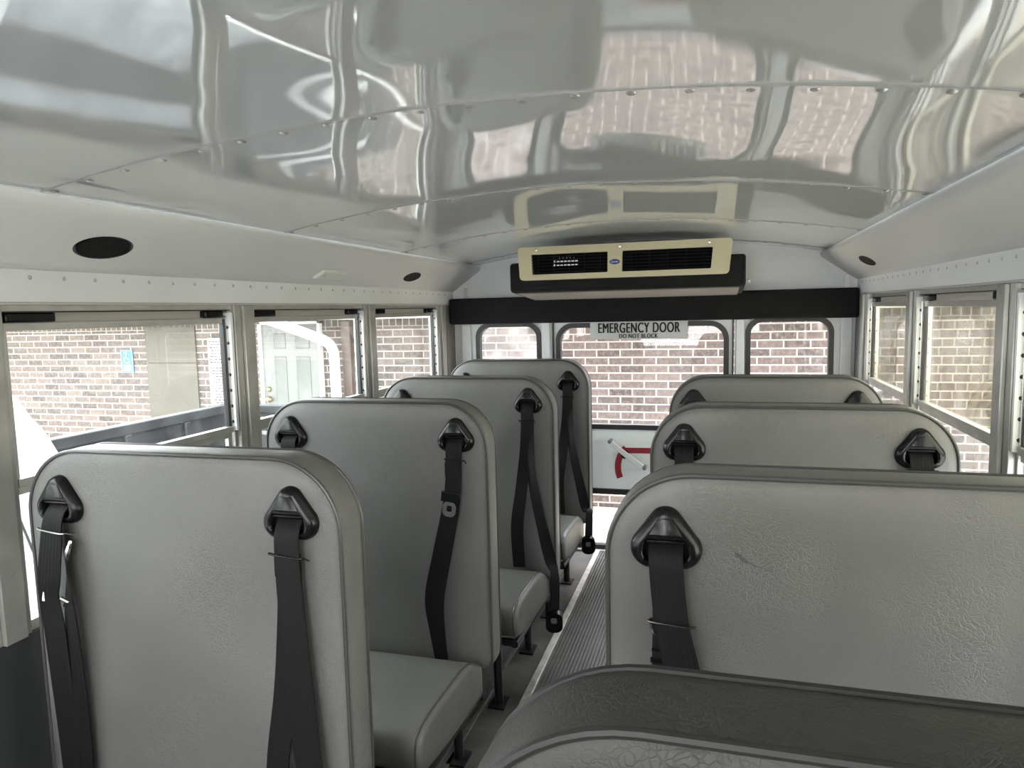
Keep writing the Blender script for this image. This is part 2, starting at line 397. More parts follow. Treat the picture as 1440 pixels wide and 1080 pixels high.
# outer roof
b = MB(); b.loft([[(-1.17, y, 1.5), (-1.17, y, 1.62)] + [(-1.1 + 2.2 * k / 16, y, 1.74 + 0.1 * (1 - (k / 8 - 1) ** 2)) for k in range(17)] + [(1.17, y, 1.62), (1.17, y, 1.5)] for y in (YF - .05, YR + .06)], False, False, closed=False)
rf = b.build('ceiling_outer_roof', EXTP, solid=0.01); tag(rf, kind='structure')

# ------------------------------------------------------------------ coves along both sides
CP = [(.948, 1.6895), (.936, 1.684), (.933, 1.674), (.940, 1.662), (.958, 1.648), (.985, 1.630), (1.015, 1.609), (1.045, 1.588), (1.070, 1.570), (1.084, 1.561), (1.088, 1.5565), (1.098, 1.551), (1.108, 1.545), (1.1125, 1.543)]
def cove_point(x):
    for (a, za), (b_, zb) in zip(CP[3:], CP[4:]):
        if a <= x <= b_: return za + (zb - za) * (x - a) / (b_ - a)
def screw(b, c, nrm, r=.006, h=.0025): b.dome(c, nrm, r, h, 8, 2)
for s, side in ((-1, 'left'), (1, 'right')):
    cv = MB().loft([[(s * x, y, z) for x, z in CP] for y in (YF, YR)], False, False, closed=False).build('trim_cove_' + side, COVE, angle=50, solid=0.003)
    tag(cv, kind='structure')
    b = MB()
    y = -2.4
    while y < 4.0:
        screw(b, (s * 1.094, y, 1.5535), (-s * .45, 0, -.9)); y += 0.155
    b.build('screw_row', PAINT, cv)

# ------------------------------------------------------------------ side walls, pillars and windows
PIL = [(-2.60, -2.43), (-1.62, -1.515), (-.71, -.605), (.20, .305), (1.11, 1.215), (2.01, 2.118), (2.921, 3.015), (3.80, 3.915)]
for s, side in ((-1, 'left'), (1, 'right')):
    b = MB(); b.box((s * HW, YF, 1.46), (s * (HW + .06), YR, 1.60))
    wl = b.build('wall_' + side, PAINT, smooth=False); tag(wl, kind='structure')
    MB().box((s * HW, YF, 0.0), (s * (HW + .05), YR, 0.70)).build('lower_panel', DARKWALL, wl, smooth=False)
    MB().box((s * (HW + .05), YF, -.35), (s * (HW + .06), YR, 0.70)).build('outer_skin', EXTP, wl, smooth=False)
    b = MB().box((s * (HW - .004), YF, 1.462), (s * HW, YR, 1.466))       # small lip under the header sheet
    y = -2.42
    while y < 4.0:
        screw(b, (s * HW, y, 1.522), (-s, 0, 0), .0055); y += 0.0905
    b.build('header_screws', mat('screw_grey', (.46, .46, .45), .35, metal=.3), wl)
    for a, e in PIL:
        b = MB().box((s * HW, a, 0.70), (s * (HW + .055), e, 1.46))
        mid = (a + e) / 2
        b.box((s * (HW - .012), mid - .020, 0.70), (s * HW, mid + .034, 1.458))
        for z in (1.435, 1.17, .86): screw(b, (s * (HW - .012), mid + .007, z), (-s, 0, 0), .006, .003)
        b.build('pillar', STEELP, wl, bevel=0.003)
    MB().box((s * (HW - .006), 3.915, .70), (s * (HW + .05), YR, 1.46)).build('corner_panel', mat('brown_grey_corner', (0.16, 0.15, 0.14), 0.5), wl, bevel=.002)

def make_window(n, s, a, e):
    """one split sash window between two pillars"""
    wn = empty('window_%d' % n, (s * (HW + .03), (a + e) / 2, .70), kind='structure')
    oy = (a + e) / 2; L = (e - a)
    def P(x, y, z): return (s * (x - .03), y - oy, z - .70)
    gm = GLASS if s < 0 else GLASSR
    b = MB()      # outer frame
    b.box(P(.012, a, 1.444), P(.055, e, 1.460)); b.box(P(.012, a, .70), P(.055, e, .725))
    b.box(P(.015, a, .70), P(.055, a + .012, 1.45)); b.box(P(.018, e - .010, .70), P(.055, e, 1.45))
    b.build('frame', ALU, wn, bevel=.0015)
    MB().box(P(.010, a + .012, 1.4415), P(.040, e - .01, 1.4445)).build('shadow_gap_strip', RUBBER, wn)  # thin black strip drawn in for the shade line under the frame head
    b = MB()      # channel the latches slide in
    b.box(P(.040, a + .01, 1.417), P(.05, e - .01, 1.446)); b.build('head_channel', mat('pale_channel', (.42, .40, .36), .5), wn)
    b = MB()      # upper sash
    b.box(P(.022, a + .012, 1.400), P(.036, e - .03, 1.418)); b.box(P(.020, a + .012, 1.022), P(.040, e - .022, 1.040)); b.box(P(.012, a + .012, 1.040), P(.036, e - .022, 1.060))
    b.box(P(.022, a + .012, 1.05), P(.036, a + .024, 1.405))
    b.build('upper_sash', ALU, wn, bevel=.0015)
    MB().box(P(.020, e - .034, 1.05), P(.036, e - .024, 1.415)).build('sash_stile', RUBBER, wn)
    MB().box(P(.016, e - .024, 1.05), P(.030, e - .019, 1.425)).build('bright_edge', ALUB, wn)
    b = MB()      # perforated slide track at the rear end
    b.box(P(.002, e - .019, 1.045), P(.030, e - .006, 1.435)); tk = b.build('slide_track', WHITEM, wn, bevel=.001)
    b = MB()
    for k in range(7):
        z = 1.075 + k * .052
        b.cyl(P(.016, e - .0202, z), P(.016, e - .0185, z), .0055, 10)
    b.build('track_holes', INK, tk)
    for d in (0, 1):
        l = (.13 if d == 0 else .085) if s < 0 else .08
        y0 = a + .02 if d == 0 else e - .03 - l
        MB().box(P(.018, y0, 1.419), P(.042, y0 + l, 1.442)).build('latch', BLACKP, wn, bevel=.004)
    MB().box(P(.028, a + .02, 1.055), P(.031, e - .03, 1.405)).build('upper_pane', gm, wn, smooth=False)
    MB().box(P(.043, a + .01, .72), P(.046, e - .01, 1.03)).build('lower_pane', gm if s < 0 else GLASS, wn, smooth=False)
    b = MB(); b.box(P(.036, e - .022, .72), P(.050, e - .008, 1.02)); b.build('lower_stile', ALU, wn, bevel=.001)
wn = 1
for s in (-1, 1):
    for (a0, a), (e, e1) in zip(PIL, PIL[1:]):
        make_window(wn, s, a, e); wn += 1

# ------------------------------------------------------------------ front wall with windscreen (behind the camera)
ws = rrect(-1.0, 1.0, .85, 1.62, .08)
fw = plate([(-HW - .06, -.3), (HW + .06, -.3), (HW + .06, 1.70), (.6, 1.80), (0, 1.83), (-.6, 1.80), (-HW - .06, 1.70)], [ws], YF - .05, .05, 'wall_front', PAINT, smooth=False); tag(fw, kind='structure')
wsp = MB().box((-1.0, YF - .03, .85), (1.0, YF - .025, 1.62)).build('windscreen', GLASSE, fw, smooth=False)

# ------------------------------------------------------------------ rear wall, emergency door
LW = (-.951, -.590, .76, 1.330); RW = (.585, .985, .76, 1.334)
topline = [(x, cz(x) + .02) for x in [.95 - 1.9 * k / 24 for k in range(25)]]
outer = [(-HW, -.3), (-.51, -.3), (-.51, 1.42), (.51, 1.42), (.51, -.3), (HW, -.3), (HW, 1.56)] + topline + [(-HW, 1.56)]
rw = plate(outer, [rrect(LW[0], LW[1], LW[2], LW[3], .07), rrect(RW[0], RW[1], RW[2], RW[3], .07)], YR, .05, 'wall_rear', REARP, angle=30); tag(rw, kind='structure')
for i, (x0, x1, z0, z1) in enumerate((LW, RW)):
    wo = empty('window_%d' % (wn + i), ((x0 + x1) / 2, YR, z0), kind='structure')
    ox, oz = (x0 + x1) / 2, z0
    ring(rrect(x0 - ox - .020, x1 - ox + .020, -.02, z1 - oz + .02, .085), rrect(x0 - ox + .006, x1 - ox - .006, .006, z1 - oz - .006, .065), -.014, .03, 'gasket', RUBBER, wo)
    MB().box((x0 - ox, .02, 0), (x1 - ox, .024, z1 - oz)).build('pane', glass('hazy_left_pane', (.95, .93, .93), haze=.09) if i == 0 else GLASSE, wo, smooth=False)
# jamb strips beside the door, and the outermost side strips
for x0, x1 in ((-.565, -.515), (.515, .560), (-1.06, -1.0), (1.035, 1.09)):
    t = MB().box((x0, YR - .018, .02), (x1, YR, 1.345)).build('trim_rear_post', mat('post_paint', (.60, .63, .65), .3) if abs(x0) < .8 else REARP, bevel=.004); tag(t, kind='structure')
ed = empty('door_1', (0, YR + .01, 0.0), kind='structure')
UWN = (-.462, .458, .748, 1.318); LWN = (-.462, .458, .030, .350)
plate([(-.505, -.1), (.505, -.1), (.505, 1.40), (-.505, 1.40)], [rrect(*UWN[:2], UWN[2], UWN[3], .08), rrect(*LWN[:2], LWN[2], LWN[3], .07)], 0.004, .035, 'door_leaf', REARP, ed, angle=30)
plate(rrect(-.48, .49, .375, .725, .01), [], -.004, .008, 'inner_panel', mat('door_panel_paint', (.78, .82, .82), .38, var=.05, vscale=5), ed, bevel=.002)
for nm, (x0, x1, z0, z1), r in (('upper_gasket', UWN, .08), ('lower_gasket', LWN, .07)):
    ring(rrect(x0 - .022, x1 + .022, z0 - .022, z1 + .022, r + .02), rrect(x0 + .006, x1 - .006, z0 + .006, z1 - .006, r - .005), -.014, .03, nm, RUBBER, ed)
MB().box((UWN[0], .02, UWN[2]), (UWN[1], .024, UWN[3])).build('upper_pane', GLASSE, ed, smooth=False)
MB().box((LWN[0], .02, LWN[2]), (LWN[1], .024, LWN[3])).build('lower_pane', GLASSE, ed, smooth=False)
MB().box((-.505, -.004, 1.36), (-.497, .02, .02)).box((.497, -.004, 1.36), (.505, .02, .02)).build('door_seal', RUBBER, ed)
# release lever with two end studs, and the red direction mark
hp0 = Vector((-.157, -.060, .652)); hp1 = Vector((.012, -.060, .520)); d = (hp1 - hp0).normalized(); up = Vector((0, -1, 0)); side_ = d.cross(up)
lv = MB()
R = []
for p, wd in ((hp0 - d * .006, .020), (hp0 + d * .01, .013), (hp0 + (hp1 - hp0) * .5, .0155), (hp1 + d * .0, .018)):
    R.append([p + side_ * wd + up * .006, p - side_ * wd + up * .006, p - side_ * wd - up * .006, p + side_ * wd - up * .006])
lv = lv.loft(R).build('release_lever', HANDLEM, ed, bevel=.003)
MB().cyl(hp0 + Vector((-.012, -.008, .010)), hp0 + Vector((-.012, .058, .010)), .011, 14).cyl(hp1 + Vector((.014, -.006, -.006)), hp1 + Vector((.014, .058, -.006)), .010, 14).build('lever_stud', mat('dull_stud', (.22, .22, .21), .35, metal=.6), lv)
MB().cyl((-.085, -.055, .585), (-.085, 0, .585), .02, 16).build('lever_pivot', BLACKP, lv)
b = MB(); pts_o, pts_i = [], []
for k in range(15):
    a = math.radians(203 - 68 * k / 14); pts_o.append((.03 + .178 * math.cos(a), .505 + .178 * math.sin(a))); pts_i.append((.03 + .142 * math.cos(a), .505 + .142 * math.sin(a)))
plate(pts_o + [(-.085, .620), (.33, .628), (.33, .592), (-.07, .588)] + pts_i[::-1][1:], [], -.0065, .002, 'direction_mark', RED, ed, smooth=False)

# padded header over the rear windows
pd = MB().box((-1.100, 3.945, 1.345), (1.106, 4.048, 1.496)).build('header_pad', DARKPAD, bevel=.012, seg=3)
tag(pd, 'long charcoal padded header bar across the rear wall above the windows', 'pad')
for x in (-1.03, 1.06):
    MB().box((x - .012, YR - .003, 1.49), (x + .012, YR, 1.56)).build('bracket', ALU, pd, bevel=.001)
# emergency sign
sg = empty('emergency_sign', (-.005, 4.012, 1.300), 'grey plate lettered EMERGENCY DOOR hanging at the top of the rear door glass', 'sign')
MB().box((-.270, 0, -.055), (.268, .003, .052)).build('plate', SIGNM, sg, smooth=False)
text('main_lettering', 'EMERGENCY DOOR', .080, (0, -.001, .006), (PI / 2, 0, 0), INK, sg, width=.452, bold=.0032, spacing=1.10)
text('lower_lettering', 'DO NOT BLOCK', .034, (0, -.001, -.038), (PI / 2, 0, 0), INK, sg, width=.215, bold=.0015, spacing=1.12)

# ------------------------------------------------------------------ air conditioner on the rear ceiling
ac = empty('air_conditioner', (-.02, 3.70, 1.50), 'beige grilled air conditioner in a charcoal housing under the rear ceiling', 'air conditioner')
def lp(x, y, z): return (x + .02, y - 3.70, z - 1.50)
prof = [(3.46, 1.655), (3.45, 1.640), (3.45, 1.522), (3.465, 1.508), (3.86, 1.478), (3.90, 1.485), (3.92, 1.655)]
MB().loft([[lp(x, y, z) for y, z in prof] for x in (-.582, .542)]).build('housing', DARKBOX, ac, bevel=.014, seg=3, angle=30)
MB().loft([[lp(x, y, z) for y, z in ((3.50, 1.5055), (3.50, 1.502), (3.86, 1.4735), (3.86, 1.477))] for x in (-.555, .515)]).build('underside', TAUPE, ac)
# beige face, tapering slightly to the bottom and tilted back
FX0, FX1, FZ0, FZ1 = -.535, .485, 1.565, 1.728
tilt = .03
def fy(z): return 3.41 + (FZ1 - z) / (FZ1 - FZ0) * -.0 + (z - FZ0) / (FZ1 - FZ0) * tilt
def face_xz(P, y_off):
    out_ = []
    for x, z in P:
        t = (z - FZ0) / (FZ1 - FZ0); k = .965 + .035 * t
        xx = (x + .025) * k - .025; out_.append(lp(xx, fy(z) + y_off, z))
    return out_
O = rrect(FX0, FX1, FZ0, FZ1, .018, 6)
h1 = rrect(-.468, -.088, 1.592, 1.690, .004, 2); h2 = rrect(-.018, .400, 1.592, 1.690, .004, 2)
bm = bmesh.new(); E = []
for loop in (O, h1, h2):
    v = [bm.verts.new(p) for p in face_xz(loop, 0)]
    for i in range(len(v)): E.append(bm.edges.new((v[i], v[(i + 1) % len(v)])))
bmesh.ops.triangle_fill(bm, use_beauty=True, use_dissolve=False, edges=E)
r = bmesh.ops.extrude_face_region(bm, geom=bm.faces[:]); bmesh.ops.translate(bm, verts=[g for g in r['geom'] if isinstance(g, bmesh.types.BMVert)], vec=(0, .05, 0))
b = MB(); b.bm.free(); b.bm = bm; fc = b.build('grille_frame', BEIGE, ac, bevel=.004, seg=2, angle=30)
for (x0, x1) in ((-.468, -.088), (-.018, .400)):
    g = MB().loft([face_xz([(x0 - .004, 1.588), (x1 + .004, 1.588), (x1 + .004, 1.694), (x0 - .004, 1.694)], o) for o in (.026, .034)]).build('grille', BLACKM, ac)
    b = MB()
    for k in range(6):
        z = 1.602 + k * .0155; b.box(lp(x0, fy(z) + .010, z - .0015), lp(x1, fy(z) + .028, z + .0015))
    for k in range(5):
        x = x0 + (x1 - x0) * (k + .5) / 5; b.box(lp(x - .0015, fy(1.64) + .014, 1.594), lp(x + .0015, fy(1.64) + .030, 1.688))
    b.build('louvres', mat('black_louvre', (.004, .004, .005), .6, ior=1.25), g)
b = MB(); b.loft([[(lp(-.053 + rx * math.cos(2 * PI * k / 24), fy(1.64 + rz * math.sin(2 * PI * k / 24)) + o, 1.64 + rz * math.sin(2 * PI * k / 24))) for k in range(24)] for rx, rz, o in ((.025, .0125, 0), (.023, .011, -.003))])
bd = b.build('badge', NAVY, ac)
text('badge_lettering', 'Carrier', .015, lp(-.053, fy(1.64) - .0035, 1.6395), (PI / 2 - .18, 0, 0), WHITEM, bd, sx=.8, depth=.0003)
for x in (-.44, -.03, .38): MB().dome(lp(x, fy(1.712) , 1.712), (0, -1, .1), .008, .004).build('face_screw', ALUB, ac)
b = MB()                           # warning print on the left grille
for r_, (n_, z) in enumerate(((5, 1.668), (6, 1.652), (6, 1.634))):
    for k in range(n_): b.box(lp(-.335 + k * .018 + (.012 if r_ == 0 else 0), fy(z) + .006, z - .0028), lp(-.335 + k * .018 + .013, fy(z) + .0075, z + .0028))
for z in (1.652, 1.634): b.box(lp(-.350, fy(z) + .006, z - .004), lp(-.343, fy(z) + .0075, z + .005))
b.build('printed_notice', WHITEM, ac, smooth=False)
MB().cyl(lp(.54, 3.62, 1.535), lp(.56, 3.62, 1.535), .008, 12).cyl(lp(.56, 3.62, 1.535), lp(.567, 3.62, 1.535), .012, 6).build('side_bolt', ALU, ac)

# dome-shaped fill lamps added behind the camera to brighten the interior
for i_, yy in enumerate((-.35, -1.35, -2.1)):
    dl = empty('added_fill_lamp', (0, yy, 1.776), 'round fill lamp added on the ceiling behind the camera', 'lamp', 'added fill lamps on the front ceiling')
    MB().cyl((0, 0, -.012), (0, 0, .004), .12, 32).build('fill_lamp_base', ALU, dl, bevel=.003)
    m_ = mat('fill_lamp_lens', (.9, .9, .88), .4); m_.node_tree.nodes['Principled BSDF'].inputs['Emission Color'].default_value = (1, .985, .96, 1); m_.node_tree.nodes['Principled BSDF'].inputs['Emission Strength'].default_value = 17.0
    MB().dome((0, 0, -.012), (0, 0, -1), .105, .035, 32, 5).build('lens', m_, dl)

# ------------------------------------------------------------------ cove speakers, clearance lamp plate
def on_cove(s, x, y):
    z = cove_point(x); z2 = cove_point(x + .01); nrm = Vector((-(z - z2), 0, -.01)).normalized()   # outward = down and in
    nrm = Vector((-(z - z2) / .01, 0, -1)).normalized()
    return Vector((s * x, y, z)), Vector((s * nrm.x, 0, nrm.z))
def oval(s, x, y, r, ry, name, label):
    c, n = on_cove(s, x, y); o = empty(name, c, label, 'speaker', 'oval speakers in the coves')
    u = Vector((0, 1, 0)); v = n.cross(u).normalized(); rings = []
    for k, h in ((1.0, -.002), (1.0, .003), (.94, .005), (.9, .003)):
        rings.append([(u * math.cos(2 * PI * i / 36) * ry + v * math.sin(2 * PI * i / 36) * r) * k + n * h for i in range(36)])
    MB().loft(rings, True, False).build('rim', BLACKP, o)
    m_ = MB(); m_.loft([[(u * math.cos(2 * PI * i / 36) * ry + v * math.sin(2 * PI * i / 36) * r) * k + n * h for i in range(36)] for k, h in ((.92, .001), (.90, .0035), (.5, .0042))])
    m_.build('mesh_cover', DARKPAD, o)
oval(-1, 1.030, 1.425, .043, .085, 'speaker', 'black oval speaker in the left cove above the nearest left window')
oval(-1, 1.030, 3.27, .036, .085, 'speaker', 'black oval speaker far back in the left cove near the rear wall')
oval(1, 1.030, 3.36, .036, .095, 'speaker', 'black oval speaker in the right cove near the rear wall')
c, n = on_cove(-1, 1.055, 2.53)
o = empty('cove_lamp', c, 'small pale rectangular fixture on the left cove between two speakers', 'light fixture')
u = Vector((0, 1, 0)); v = n.cross(u).normalized()
MB().loft([[u * (a * (.10 - k)) + v * (b_ * (.026 - k)) + n * h for a, b_ in ((-1, -1), (1, -1), (1.0, 1), (-.8, 1))] for k, h in ((0, -.01), (0, .006), (.006, .014))]).build('lens_cover', mat('pale_fixture', (.62, .62, .58), .35), o, bevel=.002)
MB().dome(n * .014 + u * -.05, n, .006, .003).build('fixing_screw', ALU, o)

# ------------------------------------------------------------------ seats
TOP, BOT, TH, RAD = 1.15, .33, .086, .14
def hull(cs, n=56, d=0.0):
    P = []
    for k in range(n):
        a = 2 * PI * k / n; dx, dz = math.cos(a), math.sin(a)
        c = max(cs, key=lambda c: c[0] * dx + c[1] * dz + c[2]); r_ = max(c[2] - d, .0005); P.append((c[0] + r_ * dx, c[1] + r_ * dz))
    return P
def make_bezel_mesh():
    OC = ((0, .0255, .0275), (-.0245, -.016, .0325), (.0245, -.016, .0325))
    IC = ((-.026, -.006, .008), (.026, -.006, .008), (-.022, -.020, .014), (.022, -.020, .014))
    b = MB(); R = []
    for d, y in ((-.001, .003), (0, -.010), (.003, -.018), (.009, -.023), (.015, -.0245)): R.append([(x, y, z) for x, z in hull(OC, 56, d)])
    for d, y in ((-.002, -.024), (0, -.021), (.002, -.006)): R.append([(x, y, z) for x, z in hull(IC, 56, d)])
    b.loft(R, True, False)
    return b
def make_bezel(parent, u, z):
    e = empty('belt_guide', (u, 0, z), parent=parent)
    make_bezel_mesh().build('guide_shell', BLACKP, e, angle=50)
    MB().loft([[(x, y, z_) for x, z_ in hull(((-.026, -.006, .008), (.026, -.006, .008), (-.022, -.020, .014), (.022, -.020, .014)), 40, .001)] for y in (-.009, -.0075)]).build('slot_recess', BLACKM, e)
    MB().box((-.030, -.0215, -.0035), (.030, -.014, .0005)).build('slot_bar', BLACKP, e, bevel=.001)
    MB().loft([[(-.013, -.0235, .038), (.013, -.0235, .038), (.028, -.0250, .008), (-.028, -.0250, .008)], [(-.010, -.0262, .034), (.010, -.0262, .034), (.024, -.0268, .010), (-.024, -.0268, .010)]]).build('guide_cap', BLACKP, e, bevel=.002)
def flat(x, w_): return w_
def sm(pts, n=5):
    """Catmull-Rom through points of any length"""
    out_ = []
    for i in range(len(pts) - 1):
        p0, p1, p2, p3 = pts[max(i - 1, 0)], pts[i], pts[i + 1], pts[min(i + 2, len(pts) - 1)]
        for k in range(n):
            t = k / n
            out_.append(tuple(.5 * ((2 * b_) + (-a + c_) * t + (2 * a - 5 * b_ + 4 * c_ - d_) * t * t + (-a + 3 * b_ - 3 * c_ + d_) * t ** 3) for a, b_, c_, d_ in zip(p0, p1, p2, p3)))
    out_.append(tuple(pts[-1])); return out_
WW = .050
def strap(parent, pts, name='seat_belt'):
    """pts: (u, y, z, width, twist-in-degrees about z)"""
    P = sm(pts, 6)
    ax = [(math.cos(math.radians(p[4])), math.sin(math.radians(p[4])), 0) for p in P]
    return MB().ribbon([p[:3] for p in P], [p[3] for p in P], .0014, ax).build(name, WEB, parent, angle=60)
def keeper(parent, u, z, tilt=0.0, hw=.031, m=None, y=0):
    P = []
    for a, b_ in ((-1, -.008), (-1.02, -.026), (-.8, -.032), (.8, -.030), (1.02, -.024), (1, -.006)):
        P.append((u + a * hw, b_ + (y if b_ < -.02 else 0), z + a * tilt - (0 if b_ < -.02 else .012)))
    return MB().tube(sm(P, 4), .0017, 8).build('wire_keeper', m or BLACKP, parent)
def buckle_tab(parent, u, y, z, w_=.05, tongue=True, rot=0):
    e = empty('latch_plate', (u, y, z), parent=parent); e.rotation_euler = (0, rot, 0)
    MB().box((-w_ / 2 - .006, -.005, -.014), (w_ / 2 + .006, .004, .018)).build('plate_body', BLACKP, e, bevel=.003)
    if tongue:
        ring([(x, z_) for x, z_ in rrect(-.021, .021, -.058, -.012, .016)], [(x, z_) for x, z_ in rrect(-.008, .008, -.042, -.024, .004)], -.004, -.001, 'tongue', CHROME, e)
    return e
def make_seat(loc, hw, label, belts, cushion=True, dz=0, group='vinyl bench seats', vinyl=VINYL):
    s = empty('bench_seat', (loc[0], loc[1], 0), label, 'bus seat', group)
    T = TOP + dz
    def ol(d, y): return [(x, y, z) for x, z in rrect(-hw + d, hw - d, BOT + d * .6, T - d, max(RAD - d * .8, .03), 12, .035)]
    b = MB()
    R = [ol(.22, -.0062), ol(.12, -.006), ol(.06, -.0052), ol(.025, -.003), ol(.006, .0005), ol(.0, .006), ol(-.0025, .02), ol(-.0035, TH / 2), ol(-.0025, TH - .02), ol(0, TH - .006), ol(.006, TH), ol(.03, TH + .004), ol(.12, TH + .008)]
    b.loft(R)
    b.build('backrest', vinyl, s, angle=60)
    for y in (.0015, TH - .0015):
        P = [(x, y, z) for x, z in rrect(-hw + .001, hw - .001, BOT + .002, T - .001, RAD, 12, .035)]
        MB().tube(P, .0042, 8, closed=True).build('piping', PIPING if vinyl is VINYL else mat('dark_piping', (.022, .022, .022), .45, ior=1.35), s)
    # cushion
    if cushion:
        cw = hw - .028; cx = 0
        pr = sm([(-.005, .345), (-.12, .402), (-.30, .414), (-.43, .412), (-.475, .395), (-.487, .350), (-.470, .305), (-.42, .288), (-.20, .262), (.0, .252), (-.005, .345)][:-1], 5)
        b = MB(); R = []
        cyy = sum(p[0] for p in pr) / len(pr); czz = sum(p[1] for p in pr) / len(pr)
        for u, k in ((-cw, .72), (-cw - .004 + .006, .90), (-cw + .012, .975), (-cw + .03, 1.0), (0, 1.012), (cw - .03, 1.0), (cw - .012, .975), (cw - .002, .90), (cw, .72)):
            R.append([(u, cyy + (y - cyy) * (1 - (1 - k) * .35), czz + (z - czz) * k) for y, z in pr])
        b.loft(R); b.build('cushion', vinyl, s, angle=60)
        for u in (-cw + .014, cw - .014):
            MB().tube([(u, cyy + (y - cyy) * .995, czz + (z - czz) * .985) for y, z in pr], .003, 6).build('cushion_seam', PIPING, s)
    # frame and legs
    b = MB()
    b.tube([(-hw + .05, -.44, .265), (hw - .05, -.44, .265)], .014, 10).tube([(-hw + .05, .02, .245), (hw - .05, .02, .245)], .014, 10)
    for u in (-hw + .05, hw - .05): b.tube([(u, -.45, .263), (u, .05, .243)], .014, 10)
    b.build('frame', LEGM, s)
    for u in ((hw - .13, -hw + .10) if loc[0] < 0 else (-hw + .13, hw - .10)):
        for y in (-.40, .02):
            MB().tube([(u, y, .25), (u, y + .01, .01)], .016, 10).box((u - .03, y - .03, 0), (u + .03, y + .05, .008)).build('leg', LEGM, s)
    # lower side brackets under the back
    for u in (-hw + .05, hw - .05):
        MB().box((u - .012, .01, .22), (u + .012, .05, .345)).build('back_bracket', LEGM, s, bevel=.003)
    for fn in belts: fn(s)
    return s
YB = -.030       # belt plane in front of the backrest
def belt_plain(u, zb=.40, du=0.0, wt=0):
    def f(s):
        make_bezel(s, u, 1.050)
        b = strap(s, [(u, -.010, 1.040, WW, 0), (u, -.026, 1.018, WW, 0), (u + du * .1, -.028, .97, WW, 4), (u + du * .4, YB, .80, WW, wt), (u + du * .8, YB, .6, WW, wt), (u + du, -.026, zb, WW, 0)])
        keeper(b, u + du * .1, .985, .002)
    return f
def belt_L1_right(s):
    u = .277; make_bezel(s, u, 1.047)
    a = strap(s, [(u, -.010, 1.037, .052, 0), (u, -.026, 1.012, .052, 0), (u, -.029, .968, .052, 0), (u + .004, -.031, .88, .054, 2), (u + .012, -.033, .76, .055, 4), (u + .024, -.036, .60, .056, 5), (u + .036, -.034, .44, .056, 0), (u + .04, -.030, .40, .056, 0)])
    strap(s, [(u, -.022, .975, .050, 0), (u - .004, -.024, .86, .052, 0), (u - .022, -.026, .70, .052, -4), (u - .046, -.028, .56, .052, -6), (u - .06, -.026, .42, .052, 0)])
    keeper(a, u - .002, .972, -.003, .034, y=-.003)
    MB().box((u - .036, -.020, .925), (u - .027, -.012, .965)).build('keeper_foot', BLACKP, a, bevel=.002)
def belt_L1_left(s):
    u = -.278; make_bezel(s, u, 1.045)
    a = strap(s, [(u, -.010, 1.035, .050, 0), (u - .002, -.028, 1.010, .050, 0), (u - .008, -.034, .95, .048, 12), (u - .016, -.038, .88, .046, 18), (u - .022, -.036, .84, .040, 20), (u - .018, -.033, .76, .048, 10), (u - .012, -.03, .58, .05, 5), (u - .01, -.028, .42, .05, 0)])
    strap(s, [(u + .004, -.018, 1.0, .050, -25), (u + .016, -.022, .90, .050, -40), (u + .020, -.026, .80, .052, -20), (u + .022, -.028, .60, .052, 0), (u + .02, -.026, .42, .052, 0)])
    keeper(a, u - .004, .985, -.004, .032, CHROME, y=-.006)
    MB().tube([(u + .036, -.025, .965), (u + .034, -.032, .945), (u + .030, -.034, .925)], [.004, .006, .003], 8).build('keeper_clip', CHROME, a)
    MB().box((u - .036, -.042, .835), (u - .028, -.034, .855)).build('adjuster_clip', CHROME, a)
    MB().tube([(u + .012, -.04, .842), (u + .022, -.046, .848), (u + .030, -.04, .838), (u + .02, -.038, .828)], .004, 6).build('adjuster_chrome_bit', CHROME, a)  # small chrome bit beside the belt adjuster
def belt_L2_right(s):
    u = .281; make_bezel(s, u, 1.054)
    a = strap(s, [(u, -.010, 1.044, WW, 0), (u, -.026, 1.02, WW, 0), (u - .002, -.028, .97, WW, 0), (u - .004, -.028, .92, WW, 0), (u - .014, -.029, .84, WW + .004, 0), (u - .045, -.031, .70, .058, 6), (u - .075, -.032, .56, .06, 10), (u - .072, -.030, .46, .05, 4), (u - .062, -.026, .36, .042, 0)])
    keeper(a, u, .985, -.002, .030)
    MB().box((u - .034, -.020, .930), (u - .027, -.012, .975)).build('keeper_foot', BLACKP, a, bevel=.002)
    buckle_tab(a, u - .012, -.034, .872, .048, True, .12)
